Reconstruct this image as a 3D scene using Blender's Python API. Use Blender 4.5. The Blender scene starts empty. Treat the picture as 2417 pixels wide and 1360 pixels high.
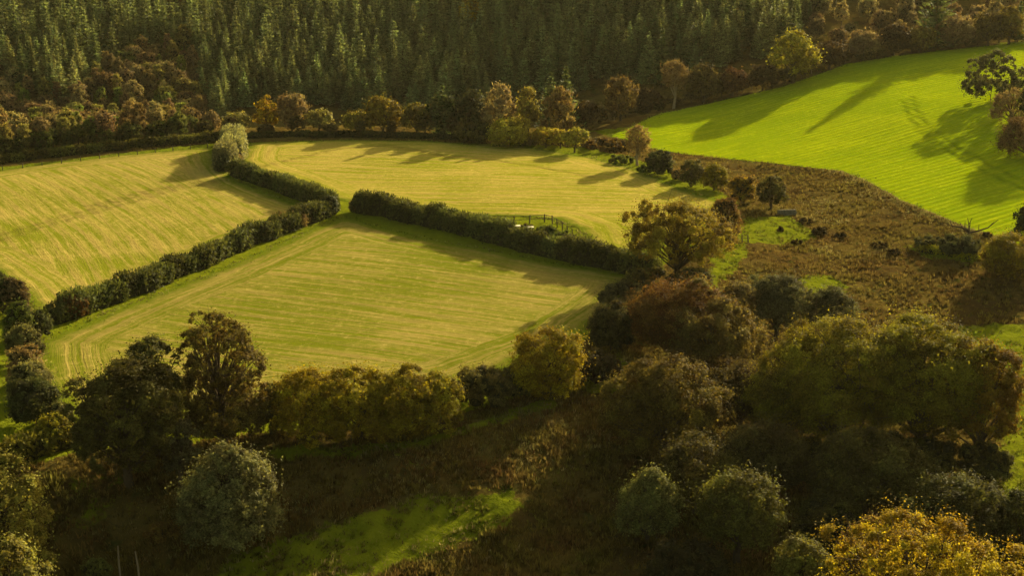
import bpy, math, random
import numpy as np
from mathutils import Vector, geometry

# ------------------------------------------------------------------ camera, sky, sun
W0, H0 = 2417.0, 1360.0
HFOV = math.radians(40.0); PITCH = math.radians(15.5); CAMH = 48.0
F = (W0/2)/math.tan(HFOV/2)
SC = bpy.context.scene
COL = SC.collection
cam_d = bpy.data.cameras.new('camera'); cam = bpy.data.objects.new('camera', cam_d); COL.objects.link(cam)
cam_d.angle = HFOV; cam_d.clip_end = 6000; cam_d.clip_start = 0.5
cam.location = (0, 0, CAMH); cam.rotation_euler = (math.pi/2-PITCH, 0, 0)
SC.camera = cam

SUN_EL = math.radians(18.0); SUN_AZ = math.radians(31.0)      # azimuth clockwise from the view direction (+Y)
world = bpy.data.worlds.new('World'); SC.world = world; world.use_nodes = True
wn = world.node_tree; wn.nodes.clear()
sky = wn.nodes.new('ShaderNodeTexSky'); sky.sky_type = 'NISHITA'; sky.sun_disc = False
sky.sun_elevation = SUN_EL; sky.sun_rotation = SUN_AZ; sky.dust_density = 3.0
warm = wn.nodes.new('ShaderNodeMix'); warm.data_type = 'RGBA'; warm.blend_type = 'MULTIPLY'
warm.inputs[0].default_value = 1.0; warm.inputs[7].default_value = (1.0, 0.83, 0.42, 1)
bg = wn.nodes.new('ShaderNodeBackground'); bg.inputs[1].default_value = 0.105
wo = wn.nodes.new('ShaderNodeOutputWorld')
wn.links.new(sky.outputs[0], warm.inputs[6]); wn.links.new(warm.outputs[2], bg.inputs[0]); wn.links.new(bg.outputs[0], wo.inputs[0])
sun_d = bpy.data.lights.new('sun', 'SUN'); sun = bpy.data.objects.new('sun', sun_d); COL.objects.link(sun)
sun_d.energy = 5.0; sun_d.angle = math.radians(0.6); sun_d.color = (1.0, 0.86, 0.50)
sv = Vector((math.sin(SUN_AZ)*math.cos(SUN_EL), math.cos(SUN_AZ)*math.cos(SUN_EL), math.sin(SUN_EL)))
sun.rotation_euler = (-sv).to_track_quat('-Z', 'Y').to_euler()
vs = SC.view_settings
SC.display_settings.display_device = 'sRGB'
vs.view_transform = 'Standard'; vs.look = 'None'; vs.exposure = 1.35; vs.gamma = 1.0
SC.cycles.max_bounces = 6; SC.cycles.transparent_max_bounces = 8

# ------------------------------------------------------------------ terrain
CP, SP = math.cos(PITCH), math.sin(PITCH)
def ray(px, py):
    a = (px-W0/2)/F; b = (H0/2-py)/F
    return np.array([a, CP+b*SP, -SP+b*CP])
def flat(px, py, z=0.0):
    d = ray(px, py); t = (z-CAMH)/d[2]; return d[0]*t, d[1]*t
def sstep(a, b, x):
    t = np.clip((x-a)/(b-a), 0, 1); return t*t*(3-2*t)
def splus(t, s): return s*np.logaddexp(0, t/s)
def seg_dist(x, y, pts, closed=False):
    """distance and side sign (left of travel = +) to a polyline"""
    x = np.asarray(x, float); y = np.asarray(y, float)
    best = np.full(x.shape, 1e18); sg = np.ones(x.shape)
    P = list(pts); n = len(P) if closed else len(P)-1
    for i in range(n):
        ax, ay = P[i]; bx, by = P[(i+1) % len(P)]
        dx, dy = bx-ax, by-ay; L = dx*dx+dy*dy+1e-12
        t = np.clip(((x-ax)*dx+(y-ay)*dy)/L, 0, 1)
        qx, qy = x-(ax+t*dx), y-(ay+t*dy); d = qx*qx+qy*qy
        m = d < best; best = np.where(m, d, best)
        sg = np.where(m, np.where(dx*(y-ay)-dy*(x-ax) >= 0, 1.0, -1.0), sg)
    return np.sqrt(best), sg
def inside(x, y, poly):
    c = np.zeros(np.shape(x), bool); n = len(poly)
    for i in range(n):
        ax, ay = poly[i]; bx, by = poly[i-1]
        if ay == by: continue
        k = ((ay > y) != (by > y)) & (x < (bx-ax)*(y-ay)/(by-ay)+ax)
        c ^= k
    return c
def sdf(x, y, poly):
    d, _ = seg_dist(x, y, poly, True); return np.where(inside(x, y, poly), d, -d)   # + inside

EDGE = [(-260, 112)] + [flat(*p) for p in [(0,1105),(200,1090),(640,1050),(1000,1030),(1250,965),(1400,870),(1520,740),(1620,670),(1720,610),(1735,520),(1640,440),(1480,385),(1360,340)]] + [(30, 330), (60, 430)]
VA = flat(1450, 335); VB = flat(2417, 640)
_l = math.hypot(VB[0]-VA[0], VB[1]-VA[1]); VN = (-(VB[1]-VA[1])/_l, (VB[0]-VA[0])/_l)
def h(x, y):
    x = np.asarray(x, float); y = np.asarray(y, float)
    d, s = seg_dist(x, y, EDGE)
    amp = 4.5-3.2*sstep(140, 215, y)+3.0*sstep(-12, -40, x)  # bank falls away from the sun, deeper at left, shaped to darken the slope
    z = -amp*sstep(0, 20, np.where(s < 0, d, 0))
    t = (x-VA[0])*VN[0]+(y-VA[1])*VN[1]
    z = z+0.105*splus(t-4, 7)
    yl = 303+0.75*splus(x-22, 8)-0.32*splus(-x-58, 6)
    k = sstep(75, -5, x)
    z = z+0.215*splus(y-yl-40*k, 7)-9.0*k*sstep(-2, 30, y-yl)
    z = z-0.0009*np.clip(np.abs(x+20)-40, 0, 90)**2*sstep(240, 200, y)*sstep(0, -60, x)
    z = z+0.35*np.sin(x/23+0.6)*np.sin(y/31+1)+0.16*np.sin(x/9.1+y/17)+0.1*np.sin(y/7.3-x/12.7)
    return z
def cast(pts):
    pts = np.asarray(pts, float).reshape(-1, 2)
    a = (pts[:,0]-W0/2)/F; b = (H0/2-pts[:,1])/F
    D = np.stack([a, CP+b*SP, -SP+b*CP], 1)
    T = np.arange(60, 1300, 2.0); out = []
    for d in D:
        X, Y, Z = d[0]*T, d[1]*T, CAMH+d[2]*T
        g = Z-h(X, Y); i = np.argmax(g < 0)
        if g[i] >= 0: i = len(T)-1
        lo, hi = T[max(i-1, 0)], T[i]
        for _ in range(12):
            m = (lo+hi)/2
            if CAMH+d[2]*m-float(h(d[0]*m, d[1]*m)) < 0: hi = m
            else: lo = m
        out.append((d[0]*hi, d[1]*hi))
    return out
def dense(px, step=60):
    o = []
    for i in range(len(px)-1):
        a, b = px[i], px[i+1]; n = max(1, int(math.hypot(b[0]-a[0], b[1]-a[1])/step))
        for k in range(n): o.append((a[0]+(b[0]-a[0])*k/n, a[1]+(b[1]-a[1])*k/n))
    o.append(px[-1]); return o
def wpoly(px): return cast(dense(px+[px[0]])[:-1])
def proj(x, y, z):
    dep = y*CP-(z-CAMH)*SP; up = y*SP+(z-CAMH)*CP
    return W0/2+F*x/dep, H0/2-F*up/dep, dep
def top_height(x, y, z, py):
    k = (H0/2-py)/F; return CAMH+y*(k*CP-SP)/(CP+k*SP)-z

# ------------------------------------------------------------------ node helper
class NT:
    def __init__(s, name):
        s.m = bpy.data.materials.new(name); s.m.use_nodes = True; s.t = s.m.node_tree; s.t.nodes.clear()
        s.out = s.n('OutputMaterial')
    def n(s, t, **kw):
        nd = s.t.nodes.new('ShaderNode'+t)
        for k, v in kw.items(): setattr(nd, k, v)
        return nd
    def put(s, inp, v):
        if isinstance(v, bpy.types.NodeSocket): s.t.links.new(v, inp)
        elif isinstance(v, (tuple, list)) and inp.type == 'RGBA' and len(v) == 3: inp.default_value = (*v, 1)
        else: inp.default_value = v
    def attr(s, name, o=2): return s.n('Attribute', attribute_name=name).outputs[o]
    def noise(s, vec, scale, det=3, rough=0.55, dist=0.0):
        n = s.n('TexNoise'); s.put(n.inputs['Vector'], vec)
        for k, v in (('Scale', scale), ('Detail', det), ('Roughness', rough), ('Distortion', dist)): s.put(n.inputs[k], v)
        return n.outputs[0]
    def math(s, op, a, b=0.0, c=0.0):
        n = s.n('Math', operation=op); s.put(n.inputs[0], a); s.put(n.inputs[1], b)
        if len(n.inputs) > 2: s.put(n.inputs[2], c)
        return n.outputs[0]
    def ramp(s, v, a, b, lo=0.0, hi=1.0):
        n = s.n('MapRange', interpolation_type='SMOOTHSTEP')
        for i, q in enumerate((v, a, b, lo, hi)): s.put(n.inputs[i], q)
        return n.outputs[0]
    def mix(s, f, a, b, mode='MIX'):
        n = s.n('Mix', data_type='RGBA', blend_type=mode); s.put(n.inputs[0], f); s.put(n.inputs[6], a); s.put(n.inputs[7], b)
        return n.outputs[2]
    def vmul(s, v, xyz):
        n = s.n('VectorMath', operation='MULTIPLY'); s.put(n.inputs[0], v); n.inputs[1].default_value = xyz; return n.outputs[0]
    def bump(s, hgt, strength, dist, nrm=None):
        n = s.n('Bump'); s.put(n.inputs['Height'], hgt); n.inputs['Strength'].default_value = strength; n.inputs['Distance'].default_value = dist
        if nrm is not None: s.put(n.inputs['Normal'], nrm)
        return n.outputs[0]
    def finish(s, col, rough=0.9, nrm=None, trans=0.0, tcol=None, spec=0.0):
        p = s.n('BsdfPrincipled'); s.put(p.inputs['Base Color'], col); s.put(p.inputs['Roughness'], rough); s.put(p.inputs['Specular IOR Level'], spec)
        if nrm is not None: s.put(p.inputs['Normal'], nrm)
        if trans > 0:
            t = s.n('BsdfTranslucent'); s.put(t.inputs[0], tcol if tcol is not None else col)
            m = s.n('MixShader'); s.put(m.inputs[0], trans); s.t.links.new(p.outputs[0], m.inputs[1]); s.t.links.new(t.outputs[0], m.inputs[2])
            s.t.links.new(m.outputs[0], s.out.inputs[0])
        else: s.t.links.new(p.outputs[0], s.out.inputs[0])
        return s.m

def leaf_material(name, trans=0.40, rough=0.75, spec=0.06, tscale=(1.3, 1.2, 0.6)):
    s = NT(name)
    oc = s.n('ObjectInfo').outputs['Color']; r = s.attr('rnd'); l = s.attr('lob')
    hs = s.n('HueSaturation'); s.put(hs.inputs['Color'], oc)
    s.put(hs.inputs['Hue'], s.ramp(l, 0, 1, 0.480, 0.520)); s.put(hs.inputs['Value'], s.math('MULTIPLY', s.ramp(r, 0, 1, 0.62, 1.38), s.ramp(l, 0, 1, 0.6, 1.4)))
    c = hs.outputs[0]
    return s.finish(c, rough, None, trans, s.mix(1.0, c, tscale, 'MULTIPLY'), spec)
M_LEAF = leaf_material('leaf')
M_GLOSSLEAF = leaf_material('waxy_leaf', 0.25, 0.6, 0.12)
M_NEEDLE = leaf_material('needle', 0.36, 0.7, 0.06)
M_TWIG = leaf_material('twig', 0.10, 0.8, 0.1, (1, 1, 1))
def plain(name, col, var=0.35, scale=3.0, rough=0.9, bmp=0.02):
    s = NT(name); g = s.n('NewGeometry').outputs['Position']
    n = s.noise(g, scale, 4); c = s.mix(n, tuple(q*(1-var) for q in col), tuple(min(1, q*(1+var)) for q in col))
    return s.finish(c, rough, s.bump(n, 0.6, bmp))
M_BARK = plain('bark', (0.075, 0.055, 0.035), 0.4, 4, 0.95)
M_PALEBARK = plain('pale_bark', (0.26, 0.20, 0.13), 0.35, 4, 0.9)
M_CORE = plain('shaded_twig_core', (0.028, 0.026, 0.012), 0.5, 2, 1.0, 0.1)  # solid cores blocking the view through foliage; twigs darkened with painted inner shade
M_POST = plain('weathered_wood', (0.10, 0.08, 0.055), 0.3, 8)
M_STONE = plain('grey_stone', (0.17, 0.15, 0.12), 0.4, 2.5, 0.95, 0.06)
M_CREAM = plain('cream_paint', (0.72, 0.66, 0.50), 0.12, 5, 0.7, 0.01)

# ------------------------------------------------------------------ mesh helpers
def tag(o, label=None, cat=None, group=None, kind=None):
    if label: o['label'] = label
    if cat: o['category'] = cat
    if group: o['group'] = group
    if kind: o['kind'] = kind
    return o
def link(name, me, parent=None, color=None):
    o = bpy.data.objects.new(name, me); COL.objects.link(o)
    if parent is not None: o.parent = parent
    if color is not None: o.color = (*color, 1)
    return o
class Buf:
    """collects triangle / quad arrays, then becomes one mesh"""
    def __init__(s): s.v = []; s.q = []; s.t = []; s.n = 0; s.ra = {'q': [], 't': []}; s.lo = {'q': [], 't': []}; s.mi = {'q': [], 't': []}
    def add(s, v, f, rnd=0.5, lob=0.5, mi=0):
        v = np.asarray(v, float).reshape(-1, 3); f = np.asarray(f, int); k = 'q' if f.shape[1] == 4 else 't'
        s.v.append(v); (s.q if k == 'q' else s.t).append(f+s.n); s.n += len(v)
        s.ra[k].append(np.broadcast_to(rnd, (len(f),)).astype('f4')); s.lo[k].append(np.broadcast_to(lob, (len(f),)).astype('f4'))
        s.mi[k].append(np.full(len(f), mi, 'i4'))
    def mesh(s, name, mats):
        me = bpy.data.meshes.new(name); V = np.concatenate(s.v).astype('f4')
        Q = np.concatenate(s.q) if s.q else np.zeros((0, 4), int); T = np.concatenate(s.t) if s.t else np.zeros((0, 3), int)
        me.vertices.add(len(V)); me.vertices.foreach_set('co', V.ravel())
        nl = Q.size+T.size; npoly = len(Q)+len(T)
        me.loops.add(nl); me.loops.foreach_set('vertex_index', np.concatenate([Q.ravel(), T.ravel()]).astype('i4'))
        st = np.concatenate([np.arange(len(Q))*4, Q.size+np.arange(len(T))*3]).astype('i4')
        me.polygons.add(npoly); me.polygons.foreach_set('loop_start', st)
        for m in mats: me.materials.append(m)
        me.polygons.foreach_set('material_index', np.concatenate(s.mi['q']+s.mi['t']))
        for nm, src in (('rnd', s.ra), ('lob', s.lo)):
            a = me.attributes.new(nm, 'FLOAT', 'FACE'); a.data.foreach_set('value', np.concatenate(src['q']+src['t']))
        me.update(calc_edges=True); return me
def unit(v): return v/(np.linalg.norm(v, axis=-1, keepdims=True)+1e-9)
def leaves(buf, rng, C, Nn, size, aspect=1.4, rnd=None, lob=0.5, mi=0, along=None):
    n = len(C); Nn = unit(Nn)
    a = rng.normal(size=(n, 3)) if along is None else along+rng.normal(size=(n, 3))*0.25
    u = unit(a-Nn*(a*Nn).sum(1, keepdims=True)); w = np.cross(Nn, u)
    s = np.broadcast_to(size, (n,))[:, None]*rng.uniform(0.6, 1.35, (n, 1)); L = s*aspect/2; B = s/2
    V = np.stack([C-u*L, C+w*B-u*L*0.1, C+u*L, C-w*B-u*L*0.1], 1)
    V[:, 1] += Nn*B*0.3; V[:, 3] += Nn*B*0.3
    f = np.arange(4*n).reshape(n, 4)
    buf.add(V, f, rng.random(n) if rnd is None else rnd, lob, mi)
def tube(buf, pts, rad, n=6, mi=0):
    pts = np.asarray(pts, float); rad = np.asarray(rad, float); K = len(pts)
    d = unit(np.gradient(pts, axis=0)); a = np.where(np.abs(d[:, 2:3]) > 0.9, [[1., 0, 0]], [[0, 0, 1.]])
    u = unit(np.cross(d, a)); w = np.cross(d, u); th = np.arange(n)*2*math.pi/n
    V = pts[:, None]+rad[:, None, None]*(np.cos(th)[None, :, None]*u[:, None]+np.sin(th)[None, :, None]*w[:, None])
    i = np.arange(K-1)[:, None]*n+np.arange(n)[None]; j = np.arange(K-1)[:, None]*n+(np.arange(n)[None]+1) % n
    buf.add(V.reshape(-1, 3), np.stack([i, j, j+n, i+n], -1).reshape(-1, 4), 0.5, 0.5, mi)
    c = len(V.reshape(-1, 3)); buf.add([pts[-1]+d[-1]*rad[-1]*0.5]+list(V[-1]), [(0, 1+k, 1+(k+1) % n) for k in range(n)], 0.5, 0.5, mi)
def box(buf, c, s, rz=0.0, mi=0, bev=0.0):
    x, y, z = s[0]/2, s[1]/2, s[2]/2; b = bev
    P = []
    for zz, k in ((-z, 0), (z-b, 0), (z, b)):
        for sx, sy in ((-1, -1), (1, -1), (1, 1), (-1, 1)): P.append((sx*(x-k), sy*(y-k), zz))
    P = np.array(P); cr, sr = math.cos(rz), math.sin(rz)
    R = np.stack([P[:, 0]*cr-P[:, 1]*sr, P[:, 0]*sr+P[:, 1]*cr, P[:, 2]], 1)+np.asarray(c)
    f = [(3, 2, 1, 0), (8, 9, 10, 11)]+[(r+k, r+(k+1) % 4, r+4+(k+1) % 4, r+4+k) for r in (0, 4) for k in range(4)]
    buf.add(R, f, 0.5, 0.5, mi)
def fib(n, rng):
    i = np.arange(n)+0.5; z = 1-2*i/n; ph = i*2.39996+rng.uniform(0, 6.28); r = np.sqrt(1-z*z)
    return np.stack([r*np.cos(ph), r*np.sin(ph), z], 1)

def crown(rng, W, Ht, cb, shape='round', nl=26, nleaf=12000, leaf=0.24, asp=1.4, twig=0.0, mat=None, sub=15, lr=0.27, dens_in=0.14, droop=0.0, irr=0.145):
    """broadleaf crown: lobes > clumps > leaves. returns Buf, lobe centres, radii"""
    Hc = Ht*(1-cb); zc = Ht*cb+Hc/2; D = fib(int(nl*1.25), rng); D = D[D[:, 2] > -0.75]+rng.normal(size=(len(D[D[:, 2] > -0.75]), 3))*0.10
    D = unit(D); nlo = len(D); rl = W*lr*rng.uniform(0.62, 1.15, nlo); rl = np.minimum(rl, Hc*0.36)
    rl = rl*rng.choice([0.72, 1.0, 1.18], nlo, p=[.35, .4, .25])
    if cb < 0.13 and shape in ('round', 'dome', 'loose'):
        lowm = D[:, 2] < 0.15; D[lowm, :2] = unit(D[lowm, :2])*rng.uniform(0.86, 1.0, (lowm.sum(), 1))
    if irr > 0:
        w1, w2, w3 = rng.normal(size=(3, 3)); env = 1+irr*(np.sin(2.2*D@w1+w2[0])+0.7*np.sin(3.7*D@w3+w2[1]))[:, None]*np.array([1, 1, 0.75])
    else: env = 1.0
    e = np.array([W/2, W/2, Hc/2]); ctr = D*np.maximum(e[None]-rl[:, None]*np.array([.95, .95, .8]), 0.05)*rng.uniform(0.80, 1.08, (nlo, 1))*env
    zn = ctr[:, 2]/(Hc/2)
    if shape == 'cone': k = 1.15-0.78*np.clip((zn+0.45), 0, 1.45); ctr[:, :2] *= k[:, None]; rl *= np.clip(1.1-0.55*np.clip(zn, 0, 1), 0.45, 1.2)
    elif shape == 'dome': ctr[:, 2] = np.where(zn < 0, ctr[:, 2]*0.9, ctr[:, 2]); ctr[:, :2] *= np.where(zn < 0, 1.06, 1.0)[:, None]
    elif shape == 'vase': ctr[:, :2] *= np.clip(0.75+0.35*zn, 0.35, 1.1)[:, None]
    elif shape == 'loose': ctr += rng.normal(size=ctr.shape)*np.array([W, W, Hc])*0.045
    if cb < 0.06:
        m = max(6, int(nl*0.4)); a = np.arange(m)*2*math.pi/m+rng.uniform(0, 6); rr_ = np.minimum(W*0.2*rng.uniform(0.7, 1.1, m), Hc*0.3)
        R_ = (W/2-rr_*0.95)*rng.uniform(0.82, 1.04, m)
        ctr = np.concatenate([ctr, np.stack([np.cos(a)*R_, np.sin(a)*R_, -Hc/2+rr_*0.75+rng.uniform(0, 0.15, m)*Hc], 1)]); rl = np.concatenate([rl, rr_]); nlo = len(rl); D = np.concatenate([D, np.stack([np.cos(a), np.sin(a), 0*a], 1)])
    wgt = rl**2; wgt /= wgt.sum(); b = Buf()
    li = rng.choice(nlo, nleaf, p=wgt)
    sd = unit(rng.normal(size=(nlo, sub, 3))+D[:, None]*0.75+np.array([0, 0, 0.35]))
    si = rng.integers(0, sub, nleaf); S = sd[li, si]
    rr = rl[li][:, None]
    inner = rng.random(nleaf) < dens_in
    off = S*rr*0.72+np.clip(rng.normal(size=(nleaf, 3)), -1.7, 1.7)*rr*np.where(inner, 0.34, 0.105)[:, None]
    C = ctr[li]+off*np.array([1, 1, 0.85]); C[:, 2] += zc-droop*(C[:, 0]**2+C[:, 1]**2)
    C[:, 2] = np.maximum(C[:, 2], 0.05+rng.random(nleaf)*0.3)
    lobr = rng.random(nlo); subr = rng.random((nlo, sub))
    nrm = S*1.0+rng.normal(size=(nleaf, 3))*0.5+np.array([0, 0, 0.35])
    lobv = np.clip(0.4*lobr[li]+0.6*subr[li, si], 0, 1)
    if twig > 0:
        m = rng.random(nleaf) < twig
        leaves(b, rng, C[m], rng.normal(size=(m.sum(), 3)), leaf*0.42, 6.0, None, lobv[m], 0, along=S[m]+np.array([0, 0, 0.9]))
        C, nrm, lobv = C[~m], nrm[~m], lobv[~m]
    leaves(b, rng, C, nrm, leaf, asp, None, lobv)
    ctr[:, 2] += zc-droop*(ctr[:, 0]**2+ctr[:, 1]**2); return b, ctr, rl
def skeleton(rng, Ht, cb, ctr, r0, W, fork=None, n_l=None):
    b = Buf(); fz = Ht*(cb+0.1 if fork is None else fork); lean = rng.normal(size=2)*0.03*Ht
    top = np.array([lean[0], lean[1], Ht*0.78]); K = 7; t = np.linspace(0, 1, K)[:, None]
    P = np.array([0, 0, -0.4])*(1-t)+top*t; P[1:-1, :2] += rng.normal(size=(K-2, 2))*r0*0.5
    tube(b, P, r0*(1.25-1.1*t[:, 0]**0.8), 8)
    idx = range(len(ctr)) if n_l is None else rng.choice(len(ctr), min(n_l, len(ctr)), replace=False)
    for i in idx:
        c = ctr[i]; q = np.clip((c[2]/Ht-0.25)*rng.uniform(0.5, 0.8)+0.12, 0.08, 0.75); s = P[0]*(1-q)+top*q
        m = s*0.5+c*0.5; m[2] = s[2]*0.35+c[2]*0.65+rng.normal()*0.1; m[:2] += rng.normal(size=2)*0.05*W; tt = np.linspace(0, 1, 5)[:, None]
        Q = s*(1-tt)**2+2*m*tt*(1-tt)+c*tt**2; tube(b, Q, r0*(0.42-0.34*tt[:, 0])*rng.uniform(0.7, 1.1), 5)
        for _ in range(3):
            k = Q[3]; e = c+rng.normal(size=3)*W*0.09+np.array([0, 0, W*0.03]); tube(b, [k, (k+e)/2+rng.normal(size=3)*0.1, e], [r0*0.10, r0*0.07, r0*0.025], 4)
    return b
def empty(name, x, y, z=None, rz=0.0):
    o = bpy.data.objects.new(name, None); COL.objects.link(o); o.location = (x, y, float(h(x, y)) if z is None else z); o.rotation_euler = (0, 0, rz); o.empty_display_size = 0.5
    return o

# ------------------------------------------------------------------ ground regions (traced on the ground, then laid on the terrain)
F_LEFT = wpoly([(-260,445),(0,402),(130,383),(300,364),(500,347),(512,372),(525,400),(560,428),(640,462),(705,485),(760,492),(725,512),(640,553),(560,582),(480,622),(300,690),(110,768),(85,728),(30,670),(-60,610),(-300,580)])
F_UPPER = wpoly([(585,337),(800,331),(1000,333),(1250,348),(1400,372),(1500,400),(1620,450),(1710,478),(1690,520),(1560,560),(1500,596),(1412,594),(1392,572),(1362,538),(1310,517),(1200,510),(1110,509),(1050,508),(1000,500),(880,478),(820,474),(790,470),(740,446),(680,424),(600,398),(568,380)])
F_LOWER = wpoly([(815,512),(870,530),(980,560),(1150,590),(1300,622),(1520,655),(1485,700),(1410,760),(1345,805),(1200,865),(1090,905),(900,925),(660,935),(450,980),(300,1005),(190,1000),(140,960),(105,880),(100,810),(250,742),(480,655),(640,587),(740,540)])
F_GREEN = wpoly([(1440,322),(1560,268),(1700,238),(1850,205),(2000,150),(2130,130),(2417,98),(2700,70),(2800,300),(2800,620),(2417,580),(2300,545),(2130,475),(2040,425),(1990,405),(1850,388),(1650,368),(1560,355),(1500,335)])
G_PATCH = [wpoly(p) for p in (
    [(1765,515),(1860,510),(1905,540),(1945,560),(1870,572),(1850,580),(1760,578),(1728,560)],
    [(1690,590),(1760,575),(1765,600),(1730,640),(1690,680),(1660,680)],
    [(1885,660),(1960,650),(2000,680),(1990,705),(1920,705)],
    [(2250,775),(2330,765),(2600,775),(2600,1500),(2380,1300),(2360,1050),(2400,900)],
    [(440,1500),(540,1310),(700,1270),(800,1230),(1000,1170),(1235,1150),(1225,1205),(1110,1285),(960,1325),(860,1365),(800,1500)],
    [(40,1130),(200,1090),(330,1130),(300,1200),(180,1270),(90,1260)],
    [(1380,310),(1500,300),(1560,340),(1480,330)],
    [(1640,1000),(1500,930),(1380,930),(1340,900),(1460,830),(1480,860)],
    [(640,1060),(1000,1040),(1300,940),(1330,960),(1150,1010),(1000,1060),(800,1085),(640,1080)],
    [(2130,575),(2200,590),(2300,608),(2290,622),(2180,606)],
)]
POND = wpoly([(1120,520),(1300,518),(1380,555),(1400,600),(1280,590),(1180,560)])
PLATEAU = wpoly([(-400,470),(0,392),(500,335),(1250,338),(1400,348),(1500,375),(1650,420),(1760,480),(1700,560),(1560,640),(1500,720),(1400,800),(1250,940),(1000,1010),(640,1030),(200,1080),(-400,1200)])
def ground_masks(x, y):
    g = np.clip(sdf(x, y, PLATEAU)/1.5, 0, 1)
    for i, p in enumerate(G_PATCH): g = np.maximum(g, (0.42 if i == 5 else 1.0)*np.clip(sdf(x, y, p)/2.5+0.5, 0, 1))  # lower-left patch gets less green, tree shade put into its colour
    g = np.maximum(g, np.clip(sdf(x, y, F_GREEN)/1.5+0.5, 0, 1))
    return g
def axis(lo, hi, a, b, step, grow):
    c = list(np.arange(a, b+1e-6, step)); s = step; v = b
    while v < hi: s *= grow; v += s; c.append(v)
    s = step; v = a; L = []
    while v > lo: s *= grow; v -= s; L.append(v)
    return np.array(L[::-1]+c)
def build_ground():
    X = np.clip(axis(-690, 690, -115, 150, 0.9, 1.22), -700, 700); Y = np.clip(axis(-140, 880, 78, 345, 0.9, 1.22), -150, 900)
    gx, gy = np.meshgrid(X, Y); Z = h(gx, gy); nx = len(X)
    # small tussocky relief off the mown fields
    d = np.maximum(np.maximum(sdf(gx, gy, F_LEFT), sdf(gx, gy, F_UPPER)), np.maximum(sdf(gx, gy, F_LOWER), sdf(gx, gy, F_GREEN)))
    k = np.clip((-d-1.0)/3.0, 0, 1); r = np.random.default_rng(5)
    rough = sum(a*np.sin(gx*fx+ph1+1.7*np.sin(gy*fy*0.6))*np.sin(gy*fy+ph2+1.3*np.sin(gx*fx*0.7)) for a, fx, fy, ph1, ph2 in ((.16, .9, 1.1, 0, 1), (.12, 1.7, 1.5, 2, 3), (.10, 0.35, .41, 1, 5)))
    Z = Z+k*(rough+r.normal(size=Z.shape)*0.05)
    Z = np.where(d > -1.0, np.minimum(Z, h(gx, gy)), Z)
    V = np.stack([gx, gy, Z], -1).reshape(-1, 3)
    j, i = np.meshgrid(np.arange(len(Y)-1), np.arange(nx-1), indexing='ij'); a = (j*nx+i).ravel()
    b = Buf(); b.add(V, np.stack([a, a+1, a+nx+1, a+nx], 1)); me = b.mesh('ground', [M_GROUND])
    at = me.attributes.new('grass', 'FLOAT', 'POINT'); at.data.foreach_set('value', ground_masks(gx, gy).ravel().astype('f4'))
    me.polygons.foreach_set('use_smooth', np.ones(len(me.polygons), bool))
    tag(link('ground', me), kind='structure')

# ground material: rough brown moor and lush green verges
s = NT('ground'); pos = s.n('NewGeometry').outputs['Position']
g0 = s.math('ADD', s.attr('grass'), s.math('MULTIPLY', s.math('SUBTRACT', s.noise(pos, 0.32, 6, 0.7), 0.5), 2.4))
gm = s.ramp(g0, 0.38, 0.62)
br = s.mix(s.ramp(s.noise(pos, 0.13, 5, 0.6), 0.35, 0.65), (0.064, 0.040, 0.013), (0.11, 0.078, 0.018))
br = s.mix(s.ramp(s.noise(pos, 1.3, 4, 0.7), 0.55, 0.75), br, (0.17, 0.105, 0.03))
br = s.mix(s.ramp(s.noise(pos, 0.5, 4, 0.6), 0.55, 0.7), br, (0.045, 0.05, 0.010))
gr = s.mix(s.noise(pos, 0.8, 4, 0.6), (0.08, 0.105, 0.006), (0.20, 0.215, 0.010))
br = s.mix(s.math('MULTIPLY', s.ramp(s.noise(pos, 0.055, 4, 0.65, 0.8), 0.5, 0.62), 0.6), br, (0.13, 0.10, 0.028))
br = s.mix(s.math('MULTIPLY', s.ramp(s.noise(pos, 0.8, 5, 0.75), 0.55, 0.68), 0.75), br, (0.028, 0.022, 0.008))
c = s.mix(gm, br, gr)
hb = s.math('ADD', s.noise(s.vmul(pos, (1, 1, .3)), 2.2, 4, 0.7), s.math('MULTIPLY', s.noise(pos, 0.8, 2), 0.8))
M_GROUND = s.finish(c, 0.95, s.bump(hb, 1.0, 0.45))

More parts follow.
